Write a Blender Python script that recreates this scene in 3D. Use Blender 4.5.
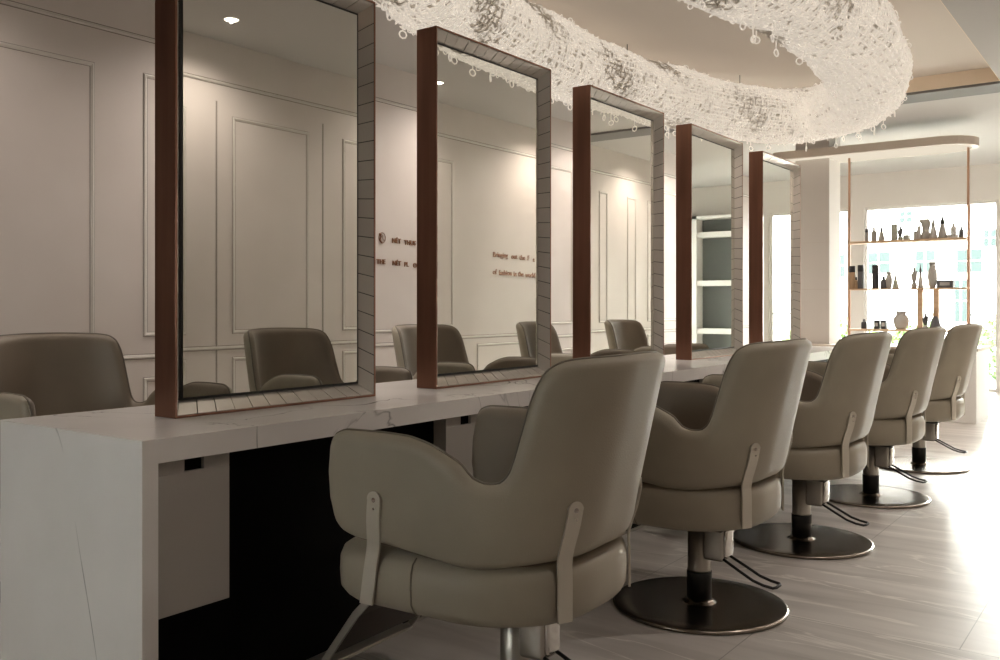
import bpy, math, random
import numpy as np
from mathutils import Vector, Matrix

PI = math.pi
sc = bpy.context.scene
COL = sc.collection
for _o in list(bpy.data.objects):
    bpy.data.objects.remove(_o, do_unlink=True)

# ------------------------------------------------------------ camera, world, sun, exposure
CAM_H = 1.123
cam_data = bpy.data.cameras.new('camera')
cam_data.sensor_width = 36.0
cam_data.lens = 915 * 36.0 / 1000.0
cam_data.shift_y = -0.024
cam_data.clip_start = 0.05
cam_data.clip_end = 300
cam = bpy.data.objects.new('camera', cam_data)
COL.objects.link(cam)
cam.location = (0, 0, CAM_H)
cam.rotation_euler = (math.radians(90), 0, math.radians(36.12))
sc.camera = cam

world = bpy.data.worlds.new('daylight')
sc.world = world
world.use_nodes = True
bg = world.node_tree.nodes['Background']
bg.inputs[0].default_value = (1.0, 0.985, 0.96, 1)
bg.inputs[1].default_value = 10.0

sun_d = bpy.data.lights.new('sun', 'SUN')
sun_d.energy = 6.0
sun_d.angle = math.radians(12)
sun_d.color = (1.0, 0.95, 0.88)
sun = bpy.data.objects.new('sun', sun_d)
COL.objects.link(sun)
sun.rotation_euler = Vector((0.02, -0.95, -0.27)).to_track_quat('-Z', 'Y').to_euler()

sc.view_settings.view_transform = 'Standard'
sc.view_settings.look = 'None'
sc.view_settings.gamma = 1
sc.view_settings.use_curve_mapping = False
sc.view_settings.exposure = 1.08
try:
    sc.cycles.use_denoising = True
    sc.cycles.max_bounces = 10
    sc.cycles.diffuse_bounces = 5
    sc.cycles.glossy_bounces = 5
    sc.cycles.sample_clamp_indirect = 6.0
    sc.cycles.caustics_reflective = False
    sc.cycles.caustics_refractive = False
except Exception:
    pass

DOWN_W = 29.0      # watts of one ceiling downlight
DOWN_COL = (1.0, 0.90, 0.82)

# ------------------------------------------------------------ helpers
class MB:
    def __init__(s):
        s.v = []; s.f = []; s.sm = []; s.mi = []
    def add(s, vs, fs, smooth=False, mi=0):
        n = len(s.v)
        s.v += [tuple(p) for p in vs]
        s.f += [tuple(i + n for i in f) for f in fs]
        s.sm += [smooth] * len(fs)
        s.mi += [mi] * len(fs)
        return s
    def box(s, x0, x1, y0, y1, z0, z1, mi=0):
        vs = [(x, y, z) for x in (x0, x1) for y in (y0, y1) for z in (z0, z1)]
        fs = [(0, 1, 3, 2), (4, 6, 7, 5), (0, 4, 5, 1), (2, 3, 7, 6), (0, 2, 6, 4), (1, 5, 7, 3)]
        return s.add(vs, fs, False, mi)
    def rbox(s, x0, x1, y0, y1, z0, z1, r=0.01, n=3):
        """box with rounded edges (superellipsoid-ish via corner spheres)"""
        cs = []
        idx = {}
        vs = []; fs = []
        def pt(d):
            c = [x0 + r if d[0] < 0 else x1 - r, y0 + r if d[1] < 0 else y1 - r, z0 + r if d[2] < 0 else z1 - r]
            return c
        # sphere grid with split at axes
        lat = []
        for i in range(n + 1):
            lat.append((-PI / 2 + (PI / 2) * i / n, -1))
        for i in range(n + 1):
            lat.append(((PI / 2) * i / n, 1))
        lon = []
        for q in range(4):
            for i in range(n + 1):
                lon.append((q * PI / 2 + (PI / 2) * i / n, q))
        sx = [1, -1, -1, 1]; sy = [1, 1, -1, -1]
        for (la, sz) in lat:
            for (lo, q) in lon:
                cx = x1 - r if sx[q] > 0 else x0 + r
                cy = y1 - r if sy[q] > 0 else y0 + r
                cz = z1 - r if sz > 0 else z0 + r
                vs.append((cx + r * math.cos(la) * math.cos(lo), cy + r * math.cos(la) * math.sin(lo), cz + r * math.sin(la)))
        m = len(lon)
        for i in range(len(lat) - 1):
            for j in range(m):
                a = i * m + j; b = i * m + (j + 1) % m
                fs.append((a, b, b + m, a + m))
        fs.append(tuple(reversed(range(m))))
        fs.append(tuple(range((len(lat) - 1) * m, len(lat) * m)))
        return s.add(vs, fs, True)
    def tube(s, pts, r, n=10, closed=False, cap=True):
        pts = [Vector(p) for p in pts]
        N = len(pts)
        rr = r if isinstance(r, (list, tuple)) else [r] * N
        vs = []; fs = []
        up = None
        for i, p in enumerate(pts):
            if closed:
                t = (pts[(i + 1) % N] - pts[i - 1])
            else:
                t = pts[min(i + 1, N - 1)] - pts[max(i - 1, 0)]
            t.normalize()
            if up is None:
                up = Vector((0, 0, 1)) if abs(t.z) < 0.9 else Vector((1, 0, 0))
            a = t.cross(up)
            if a.length < 1e-5:
                a = t.orthogonal()
            a.normalize()
            b = a.cross(t); b.normalize()
            up = b
            for k in range(n):
                w = 2 * PI * k / n
                vs.append(p + (a * math.cos(w) + b * math.sin(w)) * rr[i])
        M = N if closed else N - 1
        for i in range(M):
            for k in range(n):
                a0 = i * n + k; a1 = i * n + (k + 1) % n
                j = (i + 1) % N
                fs.append((a0, a1, j * n + (k + 1) % n, j * n + k))
        s.add(vs, fs, True)
        if cap and not closed:
            s.f.append(tuple(len(s.v) - len(vs) + k for k in reversed(range(n)))); s.sm.append(False); s.mi.append(0)
            s.f.append(tuple(len(s.v) - n + k for k in range(n))); s.sm.append(False); s.mi.append(0)
        return s
    def lathe(s, prof, cx=0, cy=0, n=20, smooth=True, sx=1.0, sy=1.0):
        vs = []; fs = []
        for (r, z) in prof:
            for k in range(n):
                w = 2 * PI * k / n
                vs.append((cx + sx * r * math.cos(w), cy + sy * r * math.sin(w), z))
        for i in range(len(prof) - 1):
            for k in range(n):
                fs.append((i * n + k, i * n + (k + 1) % n, (i + 1) * n + (k + 1) % n, (i + 1) * n + k))
        fs.append(tuple(reversed(range(n))))
        fs.append(tuple(range((len(prof) - 1) * n, len(prof) * n)))
        return s.add(vs, fs, smooth)
    def bar(s, pts, w, t, wdir=(0, 1, 0)):
        """flat bar swept along pts; w across wdir, t thick"""
        pts = [Vector(p) for p in pts]
        wd = Vector(wdir).normalized()
        vs = []; fs = []
        for i, p in enumerate(pts):
            tg = (pts[min(i + 1, len(pts) - 1)] - pts[max(i - 1, 0)]).normalized()
            nn = tg.cross(wd).normalized()
            for (a, b) in ((-1, -1), (1, -1), (1, 1), (-1, 1)):
                vs.append(p + wd * (a * w / 2) + nn * (b * t / 2))
        for i in range(len(pts) - 1):
            for k in range(4):
                fs.append((i * 4 + k, i * 4 + (k + 1) % 4, i * 4 + 4 + (k + 1) % 4, i * 4 + 4 + k))
        fs.append((3, 2, 1, 0)); m = (len(pts) - 1) * 4
        fs.append((m, m + 1, m + 2, m + 3))
        return s.add(vs, fs, False)
    def prism(s, outline, z0, z1, smooth=False):
        n = len(outline)
        vs = [(x, y, z0) for x, y in outline] + [(x, y, z1) for x, y in outline]
        fs = [(k, (k + 1) % n, n + (k + 1) % n, n + k) for k in range(n)]
        s.add(vs, fs, smooth)
        s.f.append(tuple(len(s.v) - 2 * n + k for k in reversed(range(n)))); s.sm.append(False); s.mi.append(0)
        s.f.append(tuple(len(s.v) - n + k for k in range(n))); s.sm.append(False); s.mi.append(0)
        return s
    def build(s, name, mat, parent=None, bevel=0.0):
        me = bpy.data.meshes.new(name)
        me.from_pydata(s.v, [], s.f)
        me.polygons.foreach_set('use_smooth', s.sm)
        mats = mat if isinstance(mat, (list, tuple)) else [mat]
        for m in mats:
            me.materials.append(m)
        if len(mats) > 1:
            me.polygons.foreach_set('material_index', s.mi)
        me.update()
        o = bpy.data.objects.new(name, me)
        COL.objects.link(o)
        if parent:
            o.parent = parent
        if bevel:
            b = o.modifiers.new('bevel', 'BEVEL')
            b.width = bevel; b.segments = 2; b.limit_method = 'ANGLE'; b.angle_limit = math.radians(40)
        return o

def tag(o, label=None, cat=None, group=None, kind=None):
    if label: o['label'] = label
    if cat: o['category'] = cat
    if group: o['group'] = group
    if kind: o['kind'] = kind
    return o

def thing(name, label, cat, loc=(0, 0, 0), rz=0, group=None):
    o = bpy.data.objects.new(name, None)
    COL.objects.link(o)
    o.empty_display_size = 0.1
    o.location = loc
    o.rotation_euler = (0, 0, rz)
    return tag(o, label, cat, group)

KIDS = {}
def copy_tree(o, parent=None):
    c = o.copy(); COL.objects.link(c)
    if parent: c.parent = parent
    for ch in [q for q in bpy.data.objects if q.parent == o]:
        copy_tree(ch, c)
    return c

# ------------------------------------------------------------ materials
def mat(name, col, rough=0.5, metal=0.0, spec=None, coat=0.0):
    m = bpy.data.materials.new(name); m.use_nodes = True
    p = m.node_tree.nodes['Principled BSDF']
    p.inputs['Base Color'].default_value = (*col, 1)
    p.inputs['Roughness'].default_value = rough
    p.inputs['Metallic'].default_value = metal
    if spec is not None: p.inputs['Specular IOR Level'].default_value = spec
    if coat: p.inputs['Coat Weight'].default_value = coat
    return m

def N(m, typ, **kw):
    n = m.node_tree.nodes.new(typ)
    for k, v in kw.items(): setattr(n, k, v)
    return n
def L(m, a, b): m.node_tree.links.new(a, b)

def noise_mix(m, c1, c2, scale, detail=4, stretch=(1, 1, 1), lo=0.35, hi=0.65, bump=0.0, bscale=None, distort=0.0):
    p = m.node_tree.nodes['Principled BSDF']
    tc = N(m, 'ShaderNodeTexCoord'); mp = N(m, 'ShaderNodeMapping')
    mp.inputs['Scale'].default_value = stretch
    L(m, tc.outputs['Object'], mp.inputs['Vector'])
    nz = N(m, 'ShaderNodeTexNoise')
    nz.inputs['Scale'].default_value = scale; nz.inputs['Detail'].default_value = detail
    nz.inputs['Distortion'].default_value = distort
    L(m, mp.outputs[0], nz.inputs['Vector'])
    cr = N(m, 'ShaderNodeValToRGB')
    cr.color_ramp.elements[0].position = lo; cr.color_ramp.elements[0].color = (*c1, 1)
    cr.color_ramp.elements[1].position = hi; cr.color_ramp.elements[1].color = (*c2, 1)
    L(m, nz.outputs['Fac'], cr.inputs[0])
    L(m, cr.outputs[0], p.inputs['Base Color'])
    if bump:
        n2 = N(m, 'ShaderNodeTexNoise'); n2.inputs['Scale'].default_value = bscale or scale * 6
        n2.inputs['Detail'].default_value = 3
        L(m, tc.outputs['Object'], n2.inputs['Vector'])
        b = N(m, 'ShaderNodeBump'); b.inputs['Strength'].default_value = bump; b.inputs['Distance'].default_value = 0.002
        L(m, n2.outputs['Fac'], b.inputs['Height']); L(m, b.outputs[0], p.inputs['Normal'])
    return m, tc, mp, cr, p

def marble_mat():
    m = mat('white_marble', (0.7, 0.68, 0.64), 0.22)
    p = m.node_tree.nodes['Principled BSDF']
    tc = N(m, 'ShaderNodeTexCoord')
    geo = tc.outputs['Object']
    # soft clouds
    n1 = N(m, 'ShaderNodeTexNoise'); n1.inputs['Scale'].default_value = 1.6; n1.inputs['Detail'].default_value = 5
    L(m, geo, n1.inputs['Vector'])
    r1 = N(m, 'ShaderNodeValToRGB')
    r1.color_ramp.elements[0].position = 0.3; r1.color_ramp.elements[0].color = (0.80, 0.775, 0.75, 1)
    r1.color_ramp.elements[1].position = 0.6; r1.color_ramp.elements[1].color = (0.90, 0.875, 0.85, 1)
    L(m, n1.outputs['Fac'], r1.inputs[0])
    # veins: ridge of distorted noise, masked
    n2 = N(m, 'ShaderNodeTexNoise'); n2.inputs['Scale'].default_value = 0.9; n2.inputs['Detail'].default_value = 6; n2.inputs['Distortion'].default_value = 1.2
    mp = N(m, 'ShaderNodeMapping'); mp.inputs['Rotation'].default_value = (0.5, 0.6, 0.2); mp.inputs['Location'].default_value = (3.3, 0.7, 1.1)
    mp.inputs['Scale'].default_value = (1, 1.8, 0.8)
    L(m, geo, mp.inputs['Vector']); L(m, mp.outputs[0], n2.inputs['Vector'])
    s = N(m, 'ShaderNodeMath', operation='SUBTRACT'); s.inputs[1].default_value = 0.5
    L(m, n2.outputs['Fac'], s.inputs[0])
    a = N(m, 'ShaderNodeMath', operation='ABSOLUTE'); L(m, s.outputs[0], a.inputs[0])
    r2 = N(m, 'ShaderNodeValToRGB')
    r2.color_ramp.elements[0].position = 0.0; r2.color_ramp.elements[0].color = (1, 1, 1, 1)
    r2.color_ramp.elements[1].position = 0.006; r2.color_ramp.elements[1].color = (0, 0, 0, 1)
    L(m, a.outputs[0], r2.inputs[0])
    n3 = N(m, 'ShaderNodeTexNoise'); n3.inputs['Scale'].default_value = 2.3
    L(m, geo, n3.inputs['Vector'])
    r3 = N(m, 'ShaderNodeValToRGB'); r3.color_ramp.elements[0].position = 0.42; r3.color_ramp.elements[1].position = 0.56
    L(m, n3.outputs['Fac'], r3.inputs[0])
    mu = N(m, 'ShaderNodeMath', operation='MULTIPLY'); L(m, r2.outputs[0], mu.inputs[0]); L(m, r3.outputs[0], mu.inputs[1])
    m2 = N(m, 'ShaderNodeMath', operation='MULTIPLY'); m2.inputs[1].default_value = 0.9; L(m, mu.outputs[0], m2.inputs[0])
    mx = N(m, 'ShaderNodeMix', data_type='RGBA')
    L(m, m2.outputs[0], mx.inputs['Factor']); L(m, r1.outputs[0], mx.inputs['A']); mx.inputs['B'].default_value = (0.2, 0.19, 0.18, 1)
    L(m, mx.outputs['Result'], p.inputs['Base Color'])
    return m

def floor_mat():
    m = mat('stone_floor_tile', (0.5, 0.47, 0.43), 0.3)
    p = m.node_tree.nodes['Principled BSDF']
    tc = N(m, 'ShaderNodeTexCoord')
    mp = N(m, 'ShaderNodeMapping'); mp.inputs['Scale'].default_value = (0.55, 4.0, 1); mp.inputs['Rotation'].default_value = (0, 0, 0.10)
    L(m, tc.outputs['Object'], mp.inputs['Vector'])
    n1 = N(m, 'ShaderNodeTexNoise'); n1.inputs['Scale'].default_value = 1.7; n1.inputs['Detail'].default_value = 7; n1.inputs['Distortion'].default_value = 0.6
    L(m, mp.outputs[0], n1.inputs['Vector'])
    r1 = N(m, 'ShaderNodeValToRGB')
    r1.color_ramp.elements[0].position = 0.30; r1.color_ramp.elements[0].color = (0.42, 0.385, 0.355, 1)
    r1.color_ramp.elements[1].position = 0.68; r1.color_ramp.elements[1].color = (0.68, 0.64, 0.60, 1)
    L(m, n1.outputs['Fac'], r1.inputs[0])
    mp2 = N(m, 'ShaderNodeMapping'); mp2.inputs['Scale'].default_value = (0.5, 2.6, 1); mp2.inputs['Rotation'].default_value = (0, 0, 0.16)
    L(m, tc.outputs['Object'], mp2.inputs['Vector'])
    n2 = N(m, 'ShaderNodeTexNoise'); n2.inputs['Scale'].default_value = 1.1; n2.inputs['Detail'].default_value = 5; n2.inputs['Distortion'].default_value = 0.8
    L(m, mp2.outputs[0], n2.inputs['Vector'])
    s = N(m, 'ShaderNodeMath', operation='SUBTRACT'); s.inputs[1].default_value = 0.5; L(m, n2.outputs['Fac'], s.inputs[0])
    a = N(m, 'ShaderNodeMath', operation='ABSOLUTE'); L(m, s.outputs[0], a.inputs[0])
    r2 = N(m, 'ShaderNodeValToRGB')
    r2.color_ramp.elements[0].color = (1, 1, 1, 1); r2.color_ramp.elements[1].position = 0.012; r2.color_ramp.elements[1].color = (0, 0, 0, 1)
    L(m, a.outputs[0], r2.inputs[0])
    m1 = N(m, 'ShaderNodeMath', operation='MULTIPLY'); m1.inputs[1].default_value = 0.8; L(m, r2.outputs[0], m1.inputs[0])
    mx = N(m, 'ShaderNodeMix', data_type='RGBA')
    L(m, m1.outputs[0], mx.inputs['Factor']); L(m, r1.outputs[0], mx.inputs['A']); mx.inputs['B'].default_value = (0.80, 0.76, 0.71, 1)
    # tile joints
    br = N(m, 'ShaderNodeTexBrick'); br.offset = 0.5
    br.inputs['Scale'].default_value = 1.0; br.inputs['Brick Width'].default_value = 1.2; br.inputs['Row Height'].default_value = 1.2
    br.inputs['Mortar Size'].default_value = 0.002; br.inputs['Mortar Smooth'].default_value = 0.1
    br.inputs['Color1'].default_value = (0, 0, 0, 1); br.inputs['Color2'].default_value = (0, 0, 0, 1); br.inputs['Mortar'].default_value = (1, 1, 1, 1)
    mp3 = N(m, 'ShaderNodeMapping'); mp3.inputs['Location'].default_value = (0.55, 0.3, 0)
    L(m, tc.outputs['Object'], mp3.inputs['Vector']); L(m, mp3.outputs[0], br.inputs['Vector'])
    m3 = N(m, 'ShaderNodeMath', operation='MULTIPLY'); m3.inputs[1].default_value = 0.75; L(m, br.outputs['Color'], m3.inputs[0])
    mx2 = N(m, 'ShaderNodeMix', data_type='RGBA')
    L(m, m3.outputs[0], mx2.inputs['Factor']); L(m, mx.outputs['Result'], mx2.inputs['A']); mx2.inputs['B'].default_value = (0.22, 0.2, 0.18, 1)
    L(m, mx2.outputs['Result'], p.inputs['Base Color'])
    return m

def leather(name, c, k=0.85):
    m = mat(name, c, 0.48)
    noise_mix(m, tuple(x * k for x in c), c, 3.0, 3, bump=0.25, bscale=260)
    return m

def bronze_mat():
    m = mat('brushed_bronze', (0.35, 0.2, 0.14), 0.34, 1.0)
    noise_mix(m, (0.22, 0.115, 0.08), (0.30, 0.155, 0.105), 2.0, 4, stretch=(8, 8, 0.6))
    return m

def emit_mat(name, col, s):
    m = bpy.data.materials.new(name); m.use_nodes = True
    nt = m.node_tree; nt.nodes.clear()
    e = nt.nodes.new('ShaderNodeEmission'); o = nt.nodes.new('ShaderNodeOutputMaterial')
    e.inputs[0].default_value = (*col, 1); e.inputs[1].default_value = s
    nt.links.new(e.outputs[0], o.inputs[0])
    return m

def pane_mat():
    m = bpy.data.materials.new('window_glass'); m.use_nodes = True
    nt = m.node_tree; nt.nodes.clear()
    t = nt.nodes.new('ShaderNodeBsdfTransparent'); g = nt.nodes.new('ShaderNodeBsdfGlossy')
    g.inputs['Roughness'].default_value = 0.02
    t.inputs[0].default_value = (0.93, 0.96, 0.95, 1)
    fr = nt.nodes.new('ShaderNodeFresnel'); fr.inputs[0].default_value = 1.45
    mx = nt.nodes.new('ShaderNodeMixShader'); o = nt.nodes.new('ShaderNodeOutputMaterial')
    nt.links.new(fr.outputs[0], mx.inputs[0]); nt.links.new(t.outputs[0], mx.inputs[1]); nt.links.new(g.outputs[0], mx.inputs[2])
    nt.links.new(mx.outputs[0], o.inputs[0])
    return m

def crystal_mat(glow=0.0):
    m = bpy.data.materials.new('frosted_crystal'); m.use_nodes = True
    nt = m.node_tree; nt.nodes.clear()
    d = nt.nodes.new('ShaderNodeBsdfDiffuse'); d.inputs[0].default_value = (0.93, 0.90, 0.85, 1)
    t = nt.nodes.new('ShaderNodeBsdfTranslucent'); t.inputs[0].default_value = (0.96, 0.92, 0.86, 1)
    g = nt.nodes.new('ShaderNodeBsdfGlossy'); g.inputs['Roughness'].default_value = 0.15
    a = nt.nodes.new('ShaderNodeMixShader'); a.inputs[0].default_value = 0.4
    b = nt.nodes.new('ShaderNodeMixShader'); b.inputs[0].default_value = 0.05
    o = nt.nodes.new('ShaderNodeOutputMaterial')
    nt.links.new(d.outputs[0], a.inputs[1]); nt.links.new(t.outputs[0], a.inputs[2])
    nt.links.new(a.outputs[0], b.inputs[1]); nt.links.new(g.outputs[0], b.inputs[2])
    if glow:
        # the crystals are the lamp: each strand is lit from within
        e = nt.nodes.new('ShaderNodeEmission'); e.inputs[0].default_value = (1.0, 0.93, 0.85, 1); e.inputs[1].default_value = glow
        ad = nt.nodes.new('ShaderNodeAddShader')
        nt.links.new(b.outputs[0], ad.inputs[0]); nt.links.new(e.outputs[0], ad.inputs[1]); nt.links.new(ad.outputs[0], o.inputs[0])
    else:
        nt.links.new(b.outputs[0], o.inputs[0])
    return m

M = {}
M['wall'] = noise_mix(mat('warm_white_paint', (0.6, 0.56, 0.51), 0.55), (0.56, 0.50, 0.46), (0.62, 0.56, 0.52), 1.2, 3)[0]
M['mould'] = mat('painted_moulding', (0.60, 0.56, 0.51), 0.45)
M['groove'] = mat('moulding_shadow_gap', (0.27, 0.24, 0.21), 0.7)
M['ceil'] = mat('grey_ceiling_paint', (0.52, 0.50, 0.48), 0.8)
M['tray'] = mat('tan_ceiling_paint', (0.70, 0.635, 0.57), 0.8)
M['riser'] = mat('tray_riser_cove_glow', (0.92, 0.78, 0.62), 0.6)  # warm cove light put into the riser colour, no light strip built
M['band'] = mat('dark_grey_band', (0.20, 0.195, 0.19), 0.7)  # plain dark grey for the ceiling strip beyond the tray
M['white'] = mat('white_paint', (0.78, 0.76, 0.73), 0.5)
M['pier'] = mat('off_white_plaster', (0.66, 0.62, 0.58), 0.6)
M['floor'] = floor_mat()
M['marble'] = marble_mat()
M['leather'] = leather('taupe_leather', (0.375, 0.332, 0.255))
M['lining'] = leather('shaded_taupe_leather', (0.26, 0.21, 0.155))  # browner copy of the leather, shade inside the shell put into its colour
M['piping'] = mat('leather_piping', (0.17, 0.145, 0.11), 0.5)
M['brown'] = mat('dark_brown_panel', (0.06, 0.042, 0.033), 0.5)
M['steel'] = mat('satin_steel', (0.50, 0.47, 0.42), 0.38, 0.9)
M['strap'] = mat('brushed_strap_metal', (0.60, 0.56, 0.48), 0.42, 0.5)
M['chrome'] = mat('polished_chrome', (0.62, 0.59, 0.55), 0.14, 1.0)
M['disc'] = mat('dark_polished_steel', (0.27, 0.235, 0.20), 0.24, 1.0)
M['black'] = mat('black_rubber', (0.01, 0.01, 0.01), 0.45)
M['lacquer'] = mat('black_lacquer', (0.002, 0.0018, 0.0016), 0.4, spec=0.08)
M['bronze'] = bronze_mat()
M['mirror'] = mat('silvered_glass', (0.82, 0.82, 0.775), 0.012, 1.0)
M['tile'] = mat('bevelled_mirror_tile', (0.80, 0.77, 0.72), 0.14, 0.6)
M['seam'] = mat('dark_seam', (0.012, 0.014, 0.013), 0.3)
M['cab'] = mat('grey_cabinet_laminate', (0.40, 0.375, 0.34), 0.4)
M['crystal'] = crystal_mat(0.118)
M['crystal_inner'] = crystal_mat(0.0)
M['lamp'] = emit_mat('downlight_lens', (1.0, 0.9, 0.75), 14.0)
M['copper'] = mat('copper_rod', (0.62, 0.38, 0.26), 0.35, 0.8)
M['canopy'] = mat('cream_lacquer', (0.60, 0.52, 0.44), 0.5)
M['oak'] = noise_mix(mat('pale_oak', (0.7, 0.5, 0.33), 0.5), (0.62, 0.42, 0.27), (0.76, 0.56, 0.38), 3, 4, stretch=(1, 8, 8))[0]
M['sign'] = mat('bronze_lettering', (0.20, 0.085, 0.04), 0.35, 0.5)
M['pane'] = pane_mat()
M['frame_dark'] = mat('dark_window_frame', (0.10, 0.10, 0.10), 0.5)
M['b_black'] = mat('black_bottle', (0.04, 0.04, 0.045), 0.3)
M['b_dark'] = mat('charcoal_box', (0.13, 0.13, 0.14), 0.5)
M['b_grey'] = mat('stone_grey_ceramic', (0.50, 0.48, 0.45), 0.5)
M['b_green'] = mat('grey_green_ceramic', (0.48, 0.50, 0.42), 0.5)
M['b_white'] = mat('white_ceramic', (0.7, 0.68, 0.66), 0.4)
M['b_tan'] = mat('tan_glass', (0.45, 0.30, 0.18), 0.35)
M['facade'] = mat('white_render', (0.85, 0.84, 0.82), 0.8)
M['teal'] = mat('teal_glazing', (0.048, 0.066, 0.064), 0.6, spec=0.1)
M['leaf'] = noise_mix(mat('hedge_leaf', (0.1, 0.2, 0.04), 0.6), (0.06, 0.13, 0.03), (0.22, 0.32, 0.10), 4, 3)[0]
M['paving'] = mat('pale_paving', (0.6, 0.58, 0.55), 0.8)
M['showcase'] = mat('grey_showcase_back', (0.13, 0.14, 0.13), 0.3)

# ------------------------------------------------------------ room dimensions
ZC = 2.973          # ceiling
XL, XR = -4.86, 0.46
Y0, YE = -1.6, 13.4
TX0, TX1, TY0, TY1 = -3.76, -1.11, 0.3, 8.5     # tray

def struct(name, mb, m, parent=None, bevel=0):
    o = mb.build(name, m, parent, bevel)
    if not parent: o['kind'] = 'structure'
    return o

struct('floor', MB().box(XL - .15, 3.0, Y0 - .15, YE + .1, -0.1, 0), M['floor'])
mb = MB()
mb.box(XL - .15, TX0, Y0 - .15, YE, ZC, ZC + .3)
mb.box(TX1, 3.0, Y0 - .15, YE, ZC, ZC + .3)
mb.box(TX0, TX1, Y0 - .15, TY0, ZC, ZC + .3)
mb.box(TX0, TX1, TY1, YE, ZC, ZC + .3)
ceil = struct('ceiling', mb, M['ceil'])
struct('tray_panel', MB().box(TX0, TX1, TY0, TY1, ZC + .122, ZC + .3), M['tray'], ceil)
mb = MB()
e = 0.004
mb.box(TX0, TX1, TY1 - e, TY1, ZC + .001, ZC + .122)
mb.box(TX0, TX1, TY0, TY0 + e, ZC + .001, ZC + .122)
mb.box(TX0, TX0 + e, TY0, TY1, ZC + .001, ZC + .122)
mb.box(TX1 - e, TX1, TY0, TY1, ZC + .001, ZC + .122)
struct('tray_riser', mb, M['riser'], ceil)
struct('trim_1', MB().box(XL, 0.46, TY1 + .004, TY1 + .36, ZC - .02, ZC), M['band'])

# walls
wl = struct('wall_left', MB().box(XL - .15, XL, Y0, YE, 0, ZC), M['wall'])
wr = struct('wall_right', MB().box(XR, XR + .15, Y0, 11.3, 0, ZC), M['wall'])
struct('wall_back', MB().box(XL - .15, -2.8, Y0 - .15, Y0, 0, ZC).box(-2.0, XR + .15, Y0 - .15, Y0, 0, ZC).box(-2.8, -2.0, Y0 - .15, Y0, 0, 1.0).box(-2.8, -2.0, Y0 - .15, Y0, 1.6, ZC), M['wall'])
o = struct('window_6', MB().box(-2.8, -2.76, Y0 - .1, Y0 - .04, 1.0, 1.6).box(-2.04, -2.0, Y0 - .1, Y0 - .04, 1.0, 1.6).box(-2.76, -2.04, Y0 - .1, Y0 - .04, 1.0, 1.04).box(-2.76, -2.04, Y0 - .1, Y0 - .04, 1.56, 1.6), M['white'])  # unseen window added behind the camera to let in fill daylight
MB().box(-2.76, -2.04, Y0 - .075, Y0 - .065, 1.04, 1.56).build('window_pane', M['pane'], o)
struct('wall_alcove', MB().box(2.6, 2.75, 11.3, 11.5, 0, ZC).box(2.6, 2.75, 13.2, YE, 0, ZC).box(2.6, 2.75, 11.5, 13.2, 2.5, ZC).box(XR + .15, 2.75, 11.15, 11.3, 0, ZC), M['white'])

def moulding_frame(xw, side, y0, y1, z0, z1, parent, w=0.022, closed=True):
    """raised picture-frame moulding on a wall plane x=xw; side=+1 projects to +x"""
    mb = MB()
    prof = [(0, 0), (0, .003), (.004, .007), (.010, .008), (.014, .005), (.018, .004), (w, 0)]
    rects = [(y0 + i, y1 - i, z0 + i, z1 - i, d) for i, d in prof]
    vs = []; fs = []
    for (a, b, c, d, p) in rects:
        X = xw + side * (p + 0.0006)
        vs += [(X, a, c), (X, b, c), (X, b, d), (X, a, d)]
    for i in range(len(rects) - 1):
        for k in range(4):
            fs.append((i * 4 + k, i * 4 + (k + 1) % 4, i * 4 + 4 + (k + 1) % 4, i * 4 + 4 + k))
    mb.add(vs, fs)
    o = mb.build('panel_moulding', M['mould'], parent)
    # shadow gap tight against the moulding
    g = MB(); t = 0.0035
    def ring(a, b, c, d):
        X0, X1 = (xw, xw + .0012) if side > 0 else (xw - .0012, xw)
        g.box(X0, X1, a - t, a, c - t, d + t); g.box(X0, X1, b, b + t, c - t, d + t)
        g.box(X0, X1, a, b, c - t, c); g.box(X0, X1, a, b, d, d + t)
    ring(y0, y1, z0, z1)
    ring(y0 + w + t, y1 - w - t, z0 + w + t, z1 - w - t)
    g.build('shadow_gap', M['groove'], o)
    return o

def rail(xw, side, y0, y1, z, parent, name='wall_rail', h=0.022):
    mb = MB()
    pr = [(0, 0), (.006, .003), (.009, .009), (.006, .015), (.007, .018), (0, h)]
    vs = []; fs = []
    for (d, zz) in pr:
        vs += [(xw + side * d, y0, z + zz), (xw + side * d, y1, z + zz)]
    for i in range(len(pr) - 1):
        fs.append((2 * i, 2 * i + 1, 2 * i + 3, 2 * i + 2))
    mb.add(vs, fs)
    o = mb.build(name, M['mould'], parent)
    g = MB()
    X0, X1 = (xw, xw + .0012) if side > 0 else (xw - .0012, xw)
    g.box(X0, X1, y0, y1, z - .006, z); g.box(X0, X1, y0, y1, z + h, z + h + .005)
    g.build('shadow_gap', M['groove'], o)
    return o

rail(XL, 1, Y0, YE, 2.685, wl, 'frieze_rail')
rail(XR, -1, Y0, 11.3, 2.67, wr, 'frieze_rail')
# left wall panels (upper / lower)
for (a, b) in ((3.107, 4.55), (6.45, 7.9), (8.1, 9.5), (9.8, 11.2)):
    moulding_frame(XL, 1, a, b, .945, 2.49, wl)
    moulding_frame(XL, 1, a, b, .16, .70, wl)
moulding_frame(XL, 1, 4.7, 5.42, .16, .94, wl)
moulding_frame(XL, 1, 1.25, 2.80, .05, 2.485, wl)
moulding_frame(XL, 1, -.9, 1.05, .05, 2.485, wl)
rail(XL, 1, 2.95, YE, .815, wl)
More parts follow.
